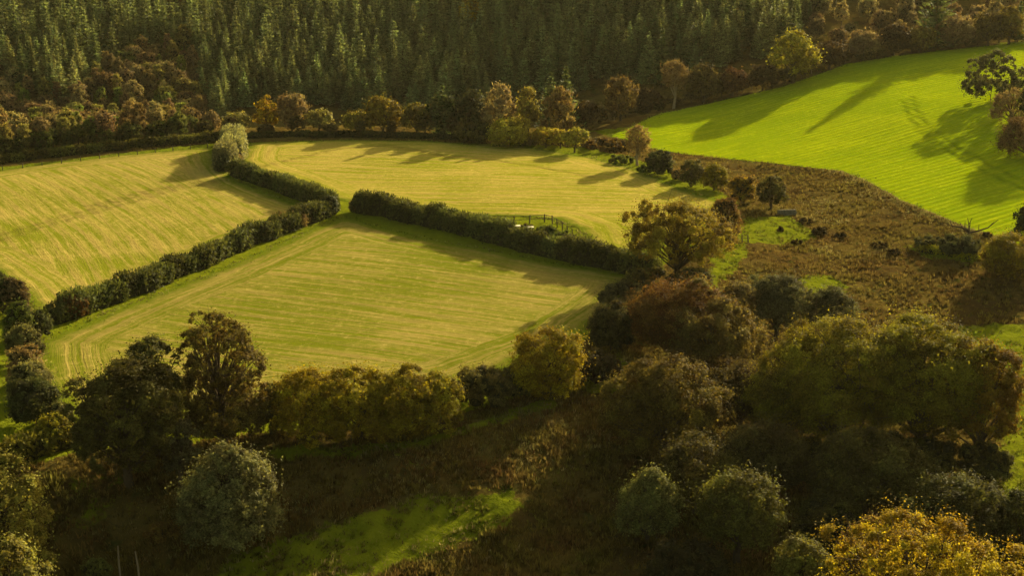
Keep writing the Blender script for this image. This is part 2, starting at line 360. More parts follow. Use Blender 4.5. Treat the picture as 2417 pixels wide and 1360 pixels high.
def field_material(name, straw, green, dark, amt, period, green_edge=True, ridge=0.5, streak=1.0, tracks=False, bd=0.17, head=7.0):
    s = NT(name); uva = s.attr('mow', 1); pos = s.n('NewGeometry').outputs['Position']; e = s.attr('edge')
    cx = s.n('CombineXYZ'); s.put(cx.inputs[0], e); dv = s.n('VectorMath', operation='DOT_PRODUCT'); s.put(dv.inputs[0], pos); dv.inputs[1].default_value = (0.7, 0.7, 0); s.put(cx.inputs[1], dv.outputs['Value'])
    sw = s.math('GREATER_THAN', s.math('ADD', e, s.math('MULTIPLY', s.math('SUBTRACT', s.noise(pos, 0.5, 4), 0.5), 4.0)), head)
    vm = s.n('Mix', data_type='VECTOR'); s.put(vm.inputs[0], sw); s.t.links.new(cx.outputs[0], vm.inputs[4]); s.t.links.new(uva, vm.inputs[5]); uv = vm.outputs[1]
    st = s.noise(s.vmul(uv, (1.5, 0.06, 0)), 1.0, 6, 0.68, 0.5)
    fine = s.noise(s.vmul(uv, (5.0, 0.35, 0)), 1.0, 5, 0.7)
    patch = s.noise(pos, 0.045, 4, 0.6, 0.6); speck = s.noise(s.vmul(pos, (1, 0.8, 1)), 1.1, 7, 0.82)
    sx = s.n('SeparateXYZ'); s.put(sx.inputs[0], uv)
    wob = s.math('MULTIPLY', s.noise(s.vmul(uv, (0.30, 0.03, 0)), 1.0, 3), 9.0)
    wv = s.math('SINE', s.math('ADD', s.math('MULTIPLY', sx.outputs[0], 2*math.pi/period), wob))
    wv2 = s.ramp(wv, 0.3, 1.0)
    f = s.math('ADD', s.math('MULTIPLY', st, 1.1*streak), s.math('MULTIPLY', patch, 0.55)); f = s.math('ADD', f, s.math('MULTIPLY', speck, 0.5)); f = s.math('ADD', f, s.math('MULTIPLY', wv, 0.045))
    lo = 1.075-amt
    c = s.mix(s.ramp(f, lo-0.17, lo+0.20), green, straw)
    c = s.mix(s.math('MULTIPLY', s.ramp(fine, 0.52, 0.72), 0.55), c, dark)
    c = s.mix(s.math('MULTIPLY', s.math('MULTIPLY', wv2, s.ramp(st, 0.38, 0.62)), 0.27), c, dark)
    c = s.mix(s.math('MULTIPLY', s.ramp(speck, 0.54, 0.72), 0.65), c, tuple(min(1, q*1.35+0.03) for q in straw))
    if green_edge:
        ed = s.math('ADD', e, s.math('MULTIPLY', s.math('SUBTRACT', s.noise(pos, 0.35, 4), 0.5), 3.0))
        c = s.mix(s.ramp(ed, 0.2, 2.6), (0.115, 0.14, 0.008), c)
    if tracks:
        tk = s.attr('track'); c = s.mix(s.math('MULTIPLY', tk, 0.42), c, tuple(q*0.7 for q in dark))
    hb = s.math('ADD', s.math('MULTIPLY', wv, 0.22*ridge), s.math('ADD', s.math('MULTIPLY', fine, 1.1), s.math('MULTIPLY', speck, 0.7)))
    if tracks: hb = s.math('SUBTRACT', hb, s.math('MULTIPLY', tk, 1.2))
    return s.finish(c, 0.95, s.bump(hb, 1.0, bd))
M_FLEFT = field_material('mown_left', (0.36, 0.275, 0.075), (0.170, 0.180, 0.012), (0.09, 0.065, 0.016), 0.02, 2.6, tracks=True)
M_FUP = field_material('mown_upper', (0.40, 0.305, 0.075), (0.210, 0.220, 0.012), (0.12, 0.085, 0.018), 0.02, 3.1, tracks=True)
M_FLOW = field_material('mown_lower', (0.31, 0.24, 0.065), (0.135, 0.15, 0.010), (0.075, 0.055, 0.013), -0.02, 2.9)
M_FGREEN = field_material('young_crop', (0.37, 0.42, 0.003), (0.23, 0.31, 0.002), (0.10, 0.15, 0.002), 0.0, 1.7, False, 1.6, 0.9, True, 0.34, -99.0)

def field(name, poly, mat, fn, step=1.3, tracks=None):
    P = np.array(poly); lo, hi = P.min(0), P.max(0)
    B = []
    for i in range(len(P)):
        a, b = P[i], P[(i+1) % len(P)]; n = max(1, int(np.linalg.norm(b-a)/step))
        for k in range(n): B.append(a+(b-a)*k/n)
    r = np.random.default_rng(3); B = np.array(B); B += r.normal(size=B.shape)*0.12
    gx, gy = np.meshgrid(np.arange(lo[0], hi[0], step), np.arange(lo[1], hi[1], step)); gx = gx.ravel()+r.uniform(-.2, .2, gx.size); gy = gy.ravel()+r.uniform(-.2, .2, gy.size)
    m = sdf(gx, gy, B.tolist()) > step*0.6
    A = np.concatenate([B, np.stack([gx[m], gy[m]], 1)]); nb = len(B)
    vo, eo, fo, *_ = geometry.delaunay_2d_cdt([Vector(p) for p in A.tolist()], [(i, (i+1) % nb) for i in range(nb)], [list(range(nb))], 1, 1e-5)
    V = np.array([(v.x, v.y) for v in vo]); x, y = V[:, 0], V[:, 1]
    b = Buf(); b.add(np.stack([x, y, h(x, y)+0.06], 1), np.array([tuple(q) for q in fo if len(q) == 3]))
    me = b.mesh(name, [mat]); d, _ = seg_dist(x, y, B.tolist(), True)
    u, v = fn(x, y, d)
    a = me.attributes.new('mow', 'FLOAT_VECTOR', 'POINT'); a.data.foreach_set('vector', np.stack([u, v, 0*u], 1).astype('f4').ravel())
    a = me.attributes.new('edge', 'FLOAT', 'POINT'); a.data.foreach_set('value', d.astype('f4'))
    if tracks is not None:
        tv = np.zeros(len(x))
        for T in tracks: dd, _ = seg_dist(x, y, T); tv = np.maximum(tv, np.clip(1.1-dd/0.9, 0, 1))
        a = me.attributes.new('track', 'FLOAT', 'POINT'); a.data.foreach_set('value', tv.astype('f4'))
    me.polygons.foreach_set('use_smooth', np.ones(len(me.polygons), bool))
    tag(link(name, me), kind='structure')
def dirn(p, q):
    a, b = cast([p, q]); d = np.array(b)-np.array(a); return d/np.linalg.norm(d), np.array(a)
def straight(p, q, head=8.0, curve=0.0):
    d, o = dirn(p, q)
    def fn(x, y, dist):
        X, Y = x-o[0], y-o[1]; v = X*d[0]+Y*d[1]; u = -X*d[1]+Y*d[0]+curve*v*v
        return u, v
    return fn
build_ground()
field('field_lower', F_LOWER, M_FLOW, straight((640,640), (1300,715), 7.5, 0.0009))
field('field_upper', F_UPPER, M_FUP, straight((700,420), (1350,440), 7.0, -0.0011), 1.3, [cast(dense(q, 40)) for q in ([(590,402),(680,378),(800,352),(900,345)],[(900,340),(960,350),(1040,366),(1100,372)],[(905,344),(975,356),(1060,372)],[(1110,372),(1250,392),(1400,420)])])
field('field_left', F_LEFT, M_FLEFT, straight((330,440), (560,560), 7.0, 0.0014), 1.3, [cast(dense(q, 40)) for q in ([(-20,562),(120,520),(300,470),(420,440),(530,424)],[(-20,575),(120,530),(300,480),(420,447),(530,428)],[(200,490),(330,455),(470,428)])])
T1 = cast(dense([(2130,235),(2140,270),(2170,310),(2230,355),(2310,400),(2417,450)], 25)); T2 = cast(dense([(2150,228),(2160,262),(2190,302),(2250,345),(2330,388),(2417,430)], 25))
T3 = cast(dense([(2417,235),(2350,265),(2270,310),(2160,360),(2040,398)], 30))
field('field_green', F_GREEN, M_FGREEN, straight((1700,330), (2200,200), 0.0, 0.0006), 1.1, [T1, T2])

# ------------------------------------------------------------------ grass, rushes and bracken
def grass_material(name, dry, lush):
    s = NT(name); r = s.attr('rnd'); l = s.attr('lob')
    c = s.mix(l, dry, lush); hs = s.n('HueSaturation'); s.put(hs.inputs['Color'], c); s.put(hs.inputs['Value'], s.ramp(r, 0, 1, 0.4, 1.7)); s.put(hs.inputs['Hue'], s.ramp(r, 0, 1, 0.485, 0.512))
    return s.finish(hs.outputs[0], 0.8, None, 0.45, hs.outputs[0])
def tufts(name, x, y, hgt, lob, mat, blades, label_kind='stuff', w=0.10, seed=1):
    r = np.random.default_rng(seed); n = len(x); z = h(x, y); N = n*blades
    X = np.repeat(np.stack([x, y, z], 1), blades, 0); H = np.repeat(hgt, blades)*r.uniform(0.6, 1.2, N)
    th = r.uniform(0, 2*math.pi, N); d = np.stack([np.cos(th), np.sin(th), 0*th], 1); lean = r.uniform(0.1, 0.8, N)*H
    base = X+d*r.uniform(0, 0.22, N)[:, None]; base[:, 2] -= 0.08; tip = base+d*lean[:, None]+np.array([0, 0, 1])*H[:, None]
    q = np.stack([-d[:, 1], d[:, 0], 0*th], 1)*(w*r.uniform(0.5, 1.3, N))[:, None]
    V = np.stack([base-q, base+q, tip], 1).reshape(-1, 3); b = Buf()
    b.add(V, np.arange(3*N).reshape(N, 3), np.clip(np.repeat(r.random(n), blades)*0.7+r.random(N)*0.3, 0, 1), np.repeat(lob, blades))
    return tag(link(name, b.mesh(name, [mat])), kind='stuff')
def lump(x, y, s=1.0, k=0):
    return 0.5+0.5*np.sin(x*0.23*s+1.9*np.sin(y*0.11*s+k)+k)*np.sin(y*0.31*s+1.7*np.sin(x*0.17*s+2*k))
rg = np.random.default_rng(11)
FIELDS = (F_LEFT, F_UPPER, F_LOWER, F_GREEN)
def outside_fields(x, y, m=0.4):
    k = np.ones(len(x), bool)
    for p in FIELDS: k &= sdf(x, y, p) < -m
    return k
M_MOOR = grass_material('moor_grass', (0.110, 0.064, 0.019), (0.12, 0.14, 0.012))
x = rg.uniform(-75, 130, 130000); y = rg.uniform(84, 285, 130000)
px, py, _ = proj(x, y, h(x, y)); k = (px > -60) & (px < 2480) & (py < 1420) & outside_fields(x, y) & (sdf(x, y, PLATEAU) < 1)
x, y = x[k], y[k]; g = ground_masks(x, y); keep = rg.random(len(x)) < np.where(g > 0.5, 0.75, 0.25+0.95*lump(x, y, 2.3)); x, y, g = x[keep], y[keep], g[keep]
pale = (lump(x, y, 1.4, 2) > 0.72)*0.3
tufts('rough_grass', x, y, np.where(g > 0.5, 0.16+0.28*lump(x, y, 5, 3), 0.35+0.5*lump(x, y, 1.7, 1)*rg.random(len(x))), np.clip(np.where(g > 0.5, 0.55+0.45*lump(x, y, 3, 4), 0.25*lump(x, y, 0.9, 3))+0.12*rg.random(len(x)), 0, 1), M_MOOR, 7, seed=2)
x = rg.uniform(-40, 45, 60000); y = rg.uniform(92, 150, 60000); px, py, _ = proj(x, y, h(x, y))
k = (px > -60) & (px < 2480) & (py < 1420) & outside_fields(x, y) & (sdf(x, y, PLATEAU) < 1) & (rg.random(len(x)) < 0.15+lump(x, y, 4.1, 2)**1.5); x, y = x[k], y[k]; g = ground_masks(x, y)
M_RUSSET = grass_material('bracken', (0.13, 0.072, 0.022), (0.115, 0.11, 0.018))
tufts('bracken', x, y, np.where(g > 0.5, 0.2, 0.3+0.6*lump(x, y, 3.3, 5)*rg.random(len(x))), np.clip(lump(x, y, 2.0, 7)*0.8+0.5*(g > 0.5), 0, 1), M_RUSSET, 6, w=0.09, seed=3)
M_STRAW = grass_material('straw_grass', (0.20, 0.145, 0.06), (0.13, 0.17, 0.012))
cl = cast([(1240,980),(1300,960),(1330,985),(1190,1030),(1230,1060),(1080,1090),(1120,1080),(960,1090),(1400,1040),(1360,1010),(1160,1050),(400,1250),(460,1230),(390,1290),(350,1270),(1000,1150),(900,1170),(1900,500),(1930,480),(2040,430),(2080,455),(2140,490),(2200,505),(1960,520),(2240,520),(1950,590),(2060,590),(1480,860),(1340,945),(720,1170),(620,1260),(1050,1300),(880,1340)])
xs = np.concatenate([c[0]+rg.normal(size=110)*rg.uniform(0.8, 3.2) for c in cl]); ys = np.concatenate([c[1]+rg.normal(size=110)*1.8 for c in cl])
bl = np.array(cast(dense([(1960,402),(2000,412),(2040,428),(2080,455),(2140,482),(2240,524),(2300,548),(2370,568)], 12)))
bi = rg.integers(0, len(bl), 1500); xs = np.concatenate([xs, bl[bi, 0]+rg.normal(size=1500)*0.8]); ys = np.concatenate([ys, bl[bi, 1]+rg.normal(size=1500)*0.8])
k = outside_fields(xs, ys, 0.0); xs, ys = xs[k], ys[k]
tufts('straw_grass', xs, ys, rg.uniform(0.2, 0.5, len(xs)), rg.random(len(xs))*0.4, M_STRAW, 8, w=0.06, seed=4)
# long grass along the field margins
vx, vy = [], []
for p in FIELDS:
    P = np.array(p)
    for i in range(len(P)):
        a, b = P[i], P[(i+1) % len(P)]; L = np.linalg.norm(b-a); n = int(L*7)
        t = rg.random(n)[:, None]; q = a+(b-a)*t; q = q+rg.normal(size=q.shape)*0.55; vx.append(q[:, 0]); vy.append(q[:, 1])
vx = np.concatenate(vx); vy = np.concatenate(vy); px, py, _ = proj(vx, vy, h(vx, vy)); k = (px > -50) & (px < 2470) & (py < 1400); vx, vy = vx[k], vy[k]
tufts('verge_grass', vx, vy, rg.uniform(0.12, 0.38, len(vx)), np.clip(0.35+0.8*lump(vx, vy, 2, 1), 0, 1), M_STRAW, 5, seed=6)

# ------------------------------------------------------------------ trees
OLIVE = (0.075, 0.068, 0.014); DKOLIVE = (0.075, 0.068, 0.018); BROWN = (0.105, 0.062, 0.018); RUSSET = (0.16, 0.075, 0.025)
YGREEN = (0.17, 0.145, 0.012); YELLOW = (0.46, 0.27, 0.018); SILVER = (0.17, 0.155, 0.062); TAN = (0.22, 0.15, 0.065); DKGREEN = (0.058, 0.064, 0.020); GREYGREEN = (0.115, 0.11, 0.042); MIDGREEN = (0.09, 0.11, 0.02)
_seed = [100]
def tree(bx, by, wpx, topy, col, label, name='tree', cat='tree', cb=0.2, shape='round', nl=30, q=1.0, leaf=None, twig=0.0, mat=None, group=None, lr=0.27, dens_in=0.14, bark=None, r0=None, n_l=None, trunk=True, droop=0.0, core=False, sub=15):
    if bx > 1480 and by > 840: wpx *= 1.13
    _seed[0] += 1; rng = np.random.default_rng(_seed[0])
    (x, y), = cast([(bx, by)]); z = float(h(x, y)); _, _, dep = proj(x, y, z); ppm = F/dep
    Wm = wpx/ppm; Ht = top_height(x, y, z, topy)
    Ht = max(0.6, Ht+Wm*0.02)
    lf = leaf if leaf else max(0.14, 2.6/ppm)
    area = math.pi*(Wm*0.5)*(Ht*(1-cb))*1.9+math.pi*Wm*Wm*0.4
    n = int(min(110000, max(1200, q*area*1.9/(lf*lf*0.7))))
    b, ctr, rl = crown(rng, Wm*0.98, Ht, cb, shape, nl, n, lf, 1.4, twig, None, sub, lr, dens_in, droop)
    root = empty(name, x, y, z); tag(root, label, cat, group)
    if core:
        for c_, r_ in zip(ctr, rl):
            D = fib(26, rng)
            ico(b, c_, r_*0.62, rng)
    link('crown', b.mesh('crown', [mat or M_LEAF, M_CORE]), root, col)
    if trunk:
        r0 = r0 or max(0.09, 0.022*Ht+0.012*Wm)
        sk = skeleton(rng, Ht, cb, ctr, r0, Wm, None, n_l); link('trunk', sk.mesh('trunk', [bark or M_BARK]), root)
    return root
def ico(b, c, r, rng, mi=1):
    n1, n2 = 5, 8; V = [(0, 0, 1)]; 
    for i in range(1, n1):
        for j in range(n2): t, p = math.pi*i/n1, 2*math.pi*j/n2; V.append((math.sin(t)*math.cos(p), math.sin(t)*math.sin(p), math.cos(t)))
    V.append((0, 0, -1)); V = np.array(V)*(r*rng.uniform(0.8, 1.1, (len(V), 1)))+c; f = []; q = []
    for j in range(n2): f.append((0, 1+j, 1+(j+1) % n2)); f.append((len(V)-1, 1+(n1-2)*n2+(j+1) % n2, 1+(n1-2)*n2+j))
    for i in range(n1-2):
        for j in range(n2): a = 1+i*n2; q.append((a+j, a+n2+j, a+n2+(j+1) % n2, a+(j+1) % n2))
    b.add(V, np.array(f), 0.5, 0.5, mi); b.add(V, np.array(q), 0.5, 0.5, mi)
def bush(bx, by, wpx, topy, col, label, name='bush', cat='bush', **kw):
    kw.setdefault('cb', 0.02); kw.setdefault('nl', 12); kw.setdefault('lr', 0.30); kw.setdefault('core', True); kw.setdefault('n_l', 3); kw.setdefault('r0', 0.07)
    return tree(bx, by, wpx, topy, col, label, name, cat, **kw)

def hedge(name, px, wid, hgt, col, label, leafq=1.0, lump_len=2.6, top_extra=None, mat=None, leaf=0.27, seed=1, gap=0.0):
    """one hedge: a dense band of leaves over a solid twig core with its shade put into the colour, grown along a line on the ground"""
    rng = np.random.default_rng(seed); P = np.array(cast(dense(px, 40))); seg = np.linalg.norm(np.diff(P, axis=0), axis=1); S = np.concatenate([[0], np.cumsum(seg)]); L = S[-1]
    root = empty(name, *P[len(P)//2]); o = np.array(root.location)
    nl = max(3, int(L/lump_len)); cs = (np.arange(nl)+rng.uniform(0.2, 0.8, nl))*L/nl; hs = rng.uniform(0.80, 1.14, nl); ws = rng.uniform(0.8, 1.15, nl); off = rng.normal(size=nl)*0.18; lr_ = rng.random(nl)
    def prof(t):
        d = np.abs(t[:, None]-cs[None]); i = d.argmin(1); dm = np.clip(d.min(1)/(L/nl*0.75), 0, 1)
        k = np.sqrt(np.clip(1-dm**2*0.75, 0.1, 1)); e = np.clip(np.minimum(t, L-t)/(wid*0.5), 0, 1)**0.5*0.6+0.4
        return hgt*hs[i]*(0.76+0.24*k)*e, wid*ws[i]*(0.78+0.22*k)*e, off[i], lr_[i]
    def place(t, ph, rad):
        H, Wd, of, lo = prof(t); x = np.interp(t, S, P[:, 0]); y = np.interp(t, S, P[:, 1]); e = 0.05
        dx = np.interp(np.clip(t+e, 0, L), S, P[:, 0])-np.interp(np.clip(t-e, 0, L), S, P[:, 0]); dy = np.interp(np.clip(t+e, 0, L), S, P[:, 1])-np.interp(np.clip(t-e, 0, L), S, P[:, 1])
        l = np.hypot(dx, dy)+1e-9; nx, ny = -dy/l, dx/l
        cx = np.sign(np.cos(ph))*np.abs(np.cos(ph))**0.62; cz = np.abs(np.sin(ph))**0.62
        s = cx*Wd/2*rad+of; X, Y = x+nx*s, y+ny*s
        return np.stack([X, Y, h(X, Y)+cz*H*rad], 1), np.stack([nx*cx, ny*cx, cz*0.8], 1), lo
    b = Buf(); area = L*(2*hgt+wid)*1.05; n = int(leafq*area*1.9/(leaf*leaf*0.7))
    t = rng.uniform(0, L, n); ph = rng.uniform(0, math.pi, n); rad = 1-np.abs(rng.normal(size=n))*0.13+rng.normal(size=n)*0.05
    t = t+0.5*np.sin(t*2.1+ph*3); t = np.clip(t, 0, L)
    C, Nn, lo = place(t, ph, rad); C = C+rng.normal(size=C.shape)*0.12
    leaves(b, rng, C-o, Nn*0.8+rng.normal(size=C.shape)*0.6, leaf, 1.4, None, np.clip(lo*0.7+rng.random(n)*0.3, 0, 1))
    m = int(n*0.12); t = rng.uniform(0, L, m); C, Nn, lo = place(t, rng.uniform(0.7, 2.4, m), rng.uniform(1.0, 1.14, m))
    leaves(b, rng, C-o, rng.normal(size=C.shape), leaf*0.45, 4.5, None, lo, 0, along=Nn+np.array([0, 0, 0.8]))
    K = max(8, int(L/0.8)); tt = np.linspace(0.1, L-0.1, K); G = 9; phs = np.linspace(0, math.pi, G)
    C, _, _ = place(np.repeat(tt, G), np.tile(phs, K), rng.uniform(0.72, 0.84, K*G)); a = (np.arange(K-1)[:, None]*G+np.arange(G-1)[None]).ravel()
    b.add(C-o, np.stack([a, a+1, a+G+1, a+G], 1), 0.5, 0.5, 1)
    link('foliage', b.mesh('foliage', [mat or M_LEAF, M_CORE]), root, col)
    tag(root, label, 'hedge'); return root

hedge('hedge', [(838,498),(900,507),(960,520),(1050,540),(1150,565),(1250,592),(1330,610),(1420,628),(1500,648),(1560,655)], 3.2, 3.05, (0.075, 0.082, 0.024), 'thick dark hedge between the upper field and the lower field, ending at the spreading oak', seed=1, leafq=1.1)
hedge('hedge', [(552,412),(600,428),(660,450),(710,470),(750,488),(795,500)], 2.7, 2.9, (0.075, 0.082, 0.024), 'short dark hedge of rounded clumps running from the pale willow hedge to the field corner', seed=2, lump_len=4.0)
hedge('hedge', [(118,768),(180,742),(250,718),(330,690),(400,660),(470,632),(520,610),(580,582),(640,560),(690,540),(740,522),(775,508)], 2.7, 2.75, (0.075, 0.082, 0.024), 'long straight dark hedge between the left field and the lower field', seed=3, lump_len=3.2)
hedge('hedge', [(-60,1120),(0,1100),(60,1085),(120,1065),(190,1035)], 2.4, 2.2, (0.13, 0.12, 0.02), 'low olive hedge along the bottom of the left-hand grass strip near the big dark oak', seed=5)
hedge('hedge', [(-80,405),(0,386),(100,372),(200,362),(300,350),(400,342),(500,332),(550,322)], 2.6, 1.7, (0.085, 0.085, 0.02), 'low shaggy green hedge on the far side of the left field below the russet wood', seed=6)
hedge('hedge', [(580,326),(700,322),(850,322),(1000,326),(1120,332)], 2.2, 1.1, (0.05, 0.05, 0.014), 'dark low hedge along the far side of the upper field under the wood edge', seed=7)

# pale willow clump at the head of the fields
hedge('hedge', [(558,346),(553,360),(544,378),(536,394),(530,406)], 4.6, 4.4, (0.185, 0.18, 0.09), 'pale silvery willow hedge standing between the left field and the upper field', seed=14, lump_len=7)
bush(528,404,50,366,DKGREEN,'small dark round bush at the foot of the pale willow hedge', mat=M_GLOSSLEAF)
bush(556,390,36,360,TAN,'little tan bush at the right foot of the pale willow hedge', twig=0.5)
# hedge-row bushes at left
for a in ((8,738,74,650,DKGREEN,'dark green bush at the left picture edge, topmost of the left bush row'),
          (40,745,60,668,(0.12,0.085,0.04),'brownish twiggy bush beside the dark bush at the left picture edge'),
          (48,800,70,722,MIDGREEN,'bright green bush in the left bush row, across from the end of the long hedge'),
          (92,792,56,740,DKGREEN,'small dark bush closing the end of the long straight hedge'),
          (62,850,78,773,GREYGREEN,'grey-tan rounded bush in the left bush row beside the lower field corner'),
          (66,905,80,822,TAN,'pinkish-tan feathery bush in the left bush row'),
          (74,945,92,858,SILVER,'silvery grey-green bush in the left bush row above the big dark bush'),
          (86,995,112,902,DKGREEN,'large dark green bush low in the left bush row'),
          (142,1005,64,955,GREYGREEN,'pale green bush just left of the big dark oak'),
          (132,1050,70,985,YGREEN,'orange-tinged yellow bush in front of the pale bush near the big dark oak'),):
    a = (a[0], a[1]+6, a[2]*1.28, a[3]-8)+a[4:]
    bush(*a, twig=0.3 if a[4] in (TAN, SILVER, GREYGREEN) else 0.05)
# bushes standing in or ending the hedges
bush(775,508,52,460,DKGREEN,'dark round bush at the field corner where two hedges meet', mat=M_GLOSSLEAF)
bush(735,512,46,476,GREYGREEN,'pale-topped bush beside the dark corner bush', twig=0.3)
bush(690,535,90,498,TAN,'dry thin brownish bush in the gap of the long hedge near the corner', twig=0.6, core=False, q=0.7)
bush(618,570,56,520,DKGREEN,'rounded dark bush rising above the long hedge near its upper end')
bush(170,748,90,690,BROWN,'brownish thin bush in the lower end of the long straight hedge', twig=0.4)
bush(840,500,36,472,TAN,'small bare tan bush at the left end of the middle hedge', twig=0.7)

# trees of the upper field's far corner
tree(1200,345,112,275,(0.30,0.26,0.035),'broad round tree with a sunlit yellow top at the far edge of the upper field', cb=0.04, nl=22)
bush(1125,336,120,288,DKOLIVE,'dark wide bush at the wood edge left of the round yellow-topped tree')
tree(1288,348,74,298,(0.36,0.28,0.03),'golden small tree, left one of three at the far corner of the upper field', cb=0.12, nl=14)
tree(1322,350,54,306,(0.34,0.26,0.03),'smallest golden tree wedged between two others at the far corner of the upper field', cb=0.15, nl=12)
tree(1356,360,72,303,(0.26,0.23,0.035),'small olive tree on a stem, right one of three at the upper field far corner', cb=0.22, nl=14)
bush(1430,352,110,330,BROWN,'low brown bramble thicket right of the three small trees', twig=0.4)
tree(1505,390,78,292,TAN,'thin pale half-bare tree standing at the tip of the green hillside field', cb=0.15, shape='vase', twig=0.75, q=0.45, core=False, bark=M_PALEBARK)
bush(1556,412,76,352,DKGREEN,'dark round bush just right of the thin pale tree')
for a in ((1632,440,66,375,DKOLIVE,'dark olive tree at the left of the row beside the upper field'),
          (1685,448,74,384,YGREEN,'yellow-tipped dark tree in the middle of the row beside the upper field')):
    tree(*a, cb=0.05, nl=16)
bush(1752,478,72,410,(0.24,0.16,0.02),'yellow-brown bush between the row and the dark green tree in the moor')
tree(1818,494,86,412,DKOLIVE,'dark open tree at the right end of the row on the moor edge', cb=0.08, nl=14, q=0.8)
bush(1602,425,40,396,TAN,'small dry bush between the dark round bush and the row of trees', twig=0.6)

# the spreading oak and its neighbours
tree(1598,668,275,474,(0.20,0.15,0.022),'large spreading oak with dark branches showing through, at the end of the middle hedge', name='oak_tree', cb=0.16, nl=44, lr=0.17, q=0.62, dens_in=0.15, sub=7)
bush(1712,556,86,468,(0.16,0.095,0.03),'rust-brown thin shrub right behind the spreading oak', twig=0.5)
bush(1545,690,170,640,DKOLIVE,'dark undergrowth bush at the foot of the spreading oak')
bush(1640,680,90,630,GREYGREEN,'pale grey bush under the right side of the spreading oak', twig=0.3)
bush(1475,720,130,668,(0.09,0.085,0.04),'grey-green scrub at the right corner of the lower field', twig=0.4)
bush(1442,830,132,712,(0.06,0.052,0.018),'dark tangled bush at the right edge of the lower field', twig=0.4)
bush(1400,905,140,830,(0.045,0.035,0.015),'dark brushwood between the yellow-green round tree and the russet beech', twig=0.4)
tree(1592,850,240,664,(0.125,0.068,0.02),'domed russet-brown beech below the spreading oak', name='beech_tree', cb=0.06, shape='dome', nl=34, lr=0.24, twig=0.25)
tree(1668,905,230,700,(0.14,0.105,0.03),'tan-topped tree in front of the russet beech', cb=0.1, nl=34, lr=0.2, shape='loose')
tree(1735,800,120,664,(0.13,0.10,0.04),'pale brown tree squeezed between russet beech and grey-green trees', cb=0.1, nl=18, twig=0.3)
tree(1832,800,170,655,(0.095,0.095,0.045),'grey-green feathery tree on the moor edge, left of two', cb=0.08, nl=26, twig=0.3, shape='loose')
tree(1948,800,150,682,(0.085,0.085,0.04),'grey-green feathery tree on the moor edge, right of two', cb=0.08, nl=24, twig=0.3, shape='loose')

# trees of the right foreground wood
tree(1560,1075,270,845,(0.115,0.085,0.02),'dark brown oak with rusty top at the left side of the right-hand wood', name='oak_tree', cb=0.12, nl=40, lr=0.2, shape='loose')
tree(1745,1035,190,855,(0.075,0.055,0.02),'dull brown tree in the gap between the rusty oak and the great yellow oak', cb=0.1, nl=24, twig=0.3)
tree(1960,1075,350,757,(0.165,0.14,0.016),'great yellow-green oak filling the middle of the right-hand wood', name='oak_tree', cb=0.12, nl=60, lr=0.17, sub=15)
tree(2170,1085,330,748,(0.155,0.135,0.016),'tall yellow-green oak right behind the great oak', name='oak_tree', cb=0.12, nl=56, lr=0.17, sub=15)
tree(2300,1105,190,785,(0.17,0.11,0.015),'orange-tinged oak at the right margin of the wood by the green strip', name='oak_tree', cb=0.12, nl=36, lr=0.2)
tree(1850,1085,190,880,(0.13,0.11,0.014),'lower rounded tree in front of the great yellow-green oak', cb=0.1, nl=28, lr=0.22)
tree(2040,1225,270,1015,(0.09,0.08,0.022),'dark broad-domed tree in the centre of the right-hand wood', cb=0.08, shape='dome', nl=34, lr=0.22)
tree(1790,1190,230,1005,(0.07,0.06,0.02),'very dark tree left of the dark broad-domed one', cb=0.08, nl=28, twig=0.2)
tree(1640,1215,210,1040,(0.08,0.065,0.018),'dark brown low tree below the rusty oak', cb=0.06, nl=24)
tree(1530,1275,150,1094,(0.15,0.15,0.045),'tree with a pale green sunlit tip at the left front of the right-hand wood', cb=0.05, shape='cone', nl=26)
tree(1740,1330,210,1105,(0.095,0.09,0.02),'dark green round-headed tree in front of the very dark tree', cb=0.06, shape='dome', nl=28)
tree(1885,1420,135,1265,(0.15,0.14,0.03),'small yellow-green tree at the bottom edge left of the golden maple', cb=0.05, nl=20)
tree(2262,1330,250,1120,(0.07,0.068,0.02),'dark olive tree behind the golden maple at the right', cb=0.06, nl=34, lr=0.2)
tree(2400,1345,150,1150,(0.06,0.062,0.018),'dark tree cut by the right picture edge beside the golden maple', cb=0.05, nl=22)
tree(2165,1355,160,1195,(0.10,0.10,0.03),'green tree just behind the golden maple', cb=0.05, nl=22)
tree(2035,1395,120,1225,(0.16,0.095,0.03),'rust-brown small tree behind the left side of the golden maple', cb=0.05, nl=18, twig=0.3)
tree(2165,1640,460,1262,(0.31,0.225,0.018),'golden-yellow maple with its crown at the bottom right corner', name='maple_tree', cb=0.15, nl=70, lr=0.14, q=2.2, leaf=0.115, shape='loose', sub=6)
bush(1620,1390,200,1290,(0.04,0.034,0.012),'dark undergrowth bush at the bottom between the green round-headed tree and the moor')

# left foreground trees
tree(530,1048,222,739,(0.11,0.082,0.02),'tall dome-topped brown tree with trunk and limbs showing, at the lower field edge', name='oak_tree', cb=0.05, nl=60, lr=0.17, shape='dome', q=0.95, sub=10, dens_in=0.15, r0=0.32)
tree(305,1145,275,850,(0.085,0.076,0.02),'massive dark olive oak at the left below the lower field', name='oak_tree', cb=0.06, nl=50, lr=0.19)
tree(372,1075,150,788,(0.095,0.088,0.028),'greyish tree with a paler top between the dark oak and the dome-topped tree', cb=0.1, nl=28, lr=0.22)
tree(430,1150,100,960,(0.11,0.10,0.05),'pale grey-leaved tree with drooping side against the massive dark oak', cb=0.08, nl=18, twig=0.2)
tree(552,1288,270,1030,(0.15,0.142,0.058),'silver-grey conical tree alone in the left foreground', cb=0.02, shape='cone', nl=46, lr=0.2)
bush(640,1030,90,905,(0.09,0.075,0.02),'thin olive bush filling the gap right of the dome-topped tree', core=False, twig=0.2)
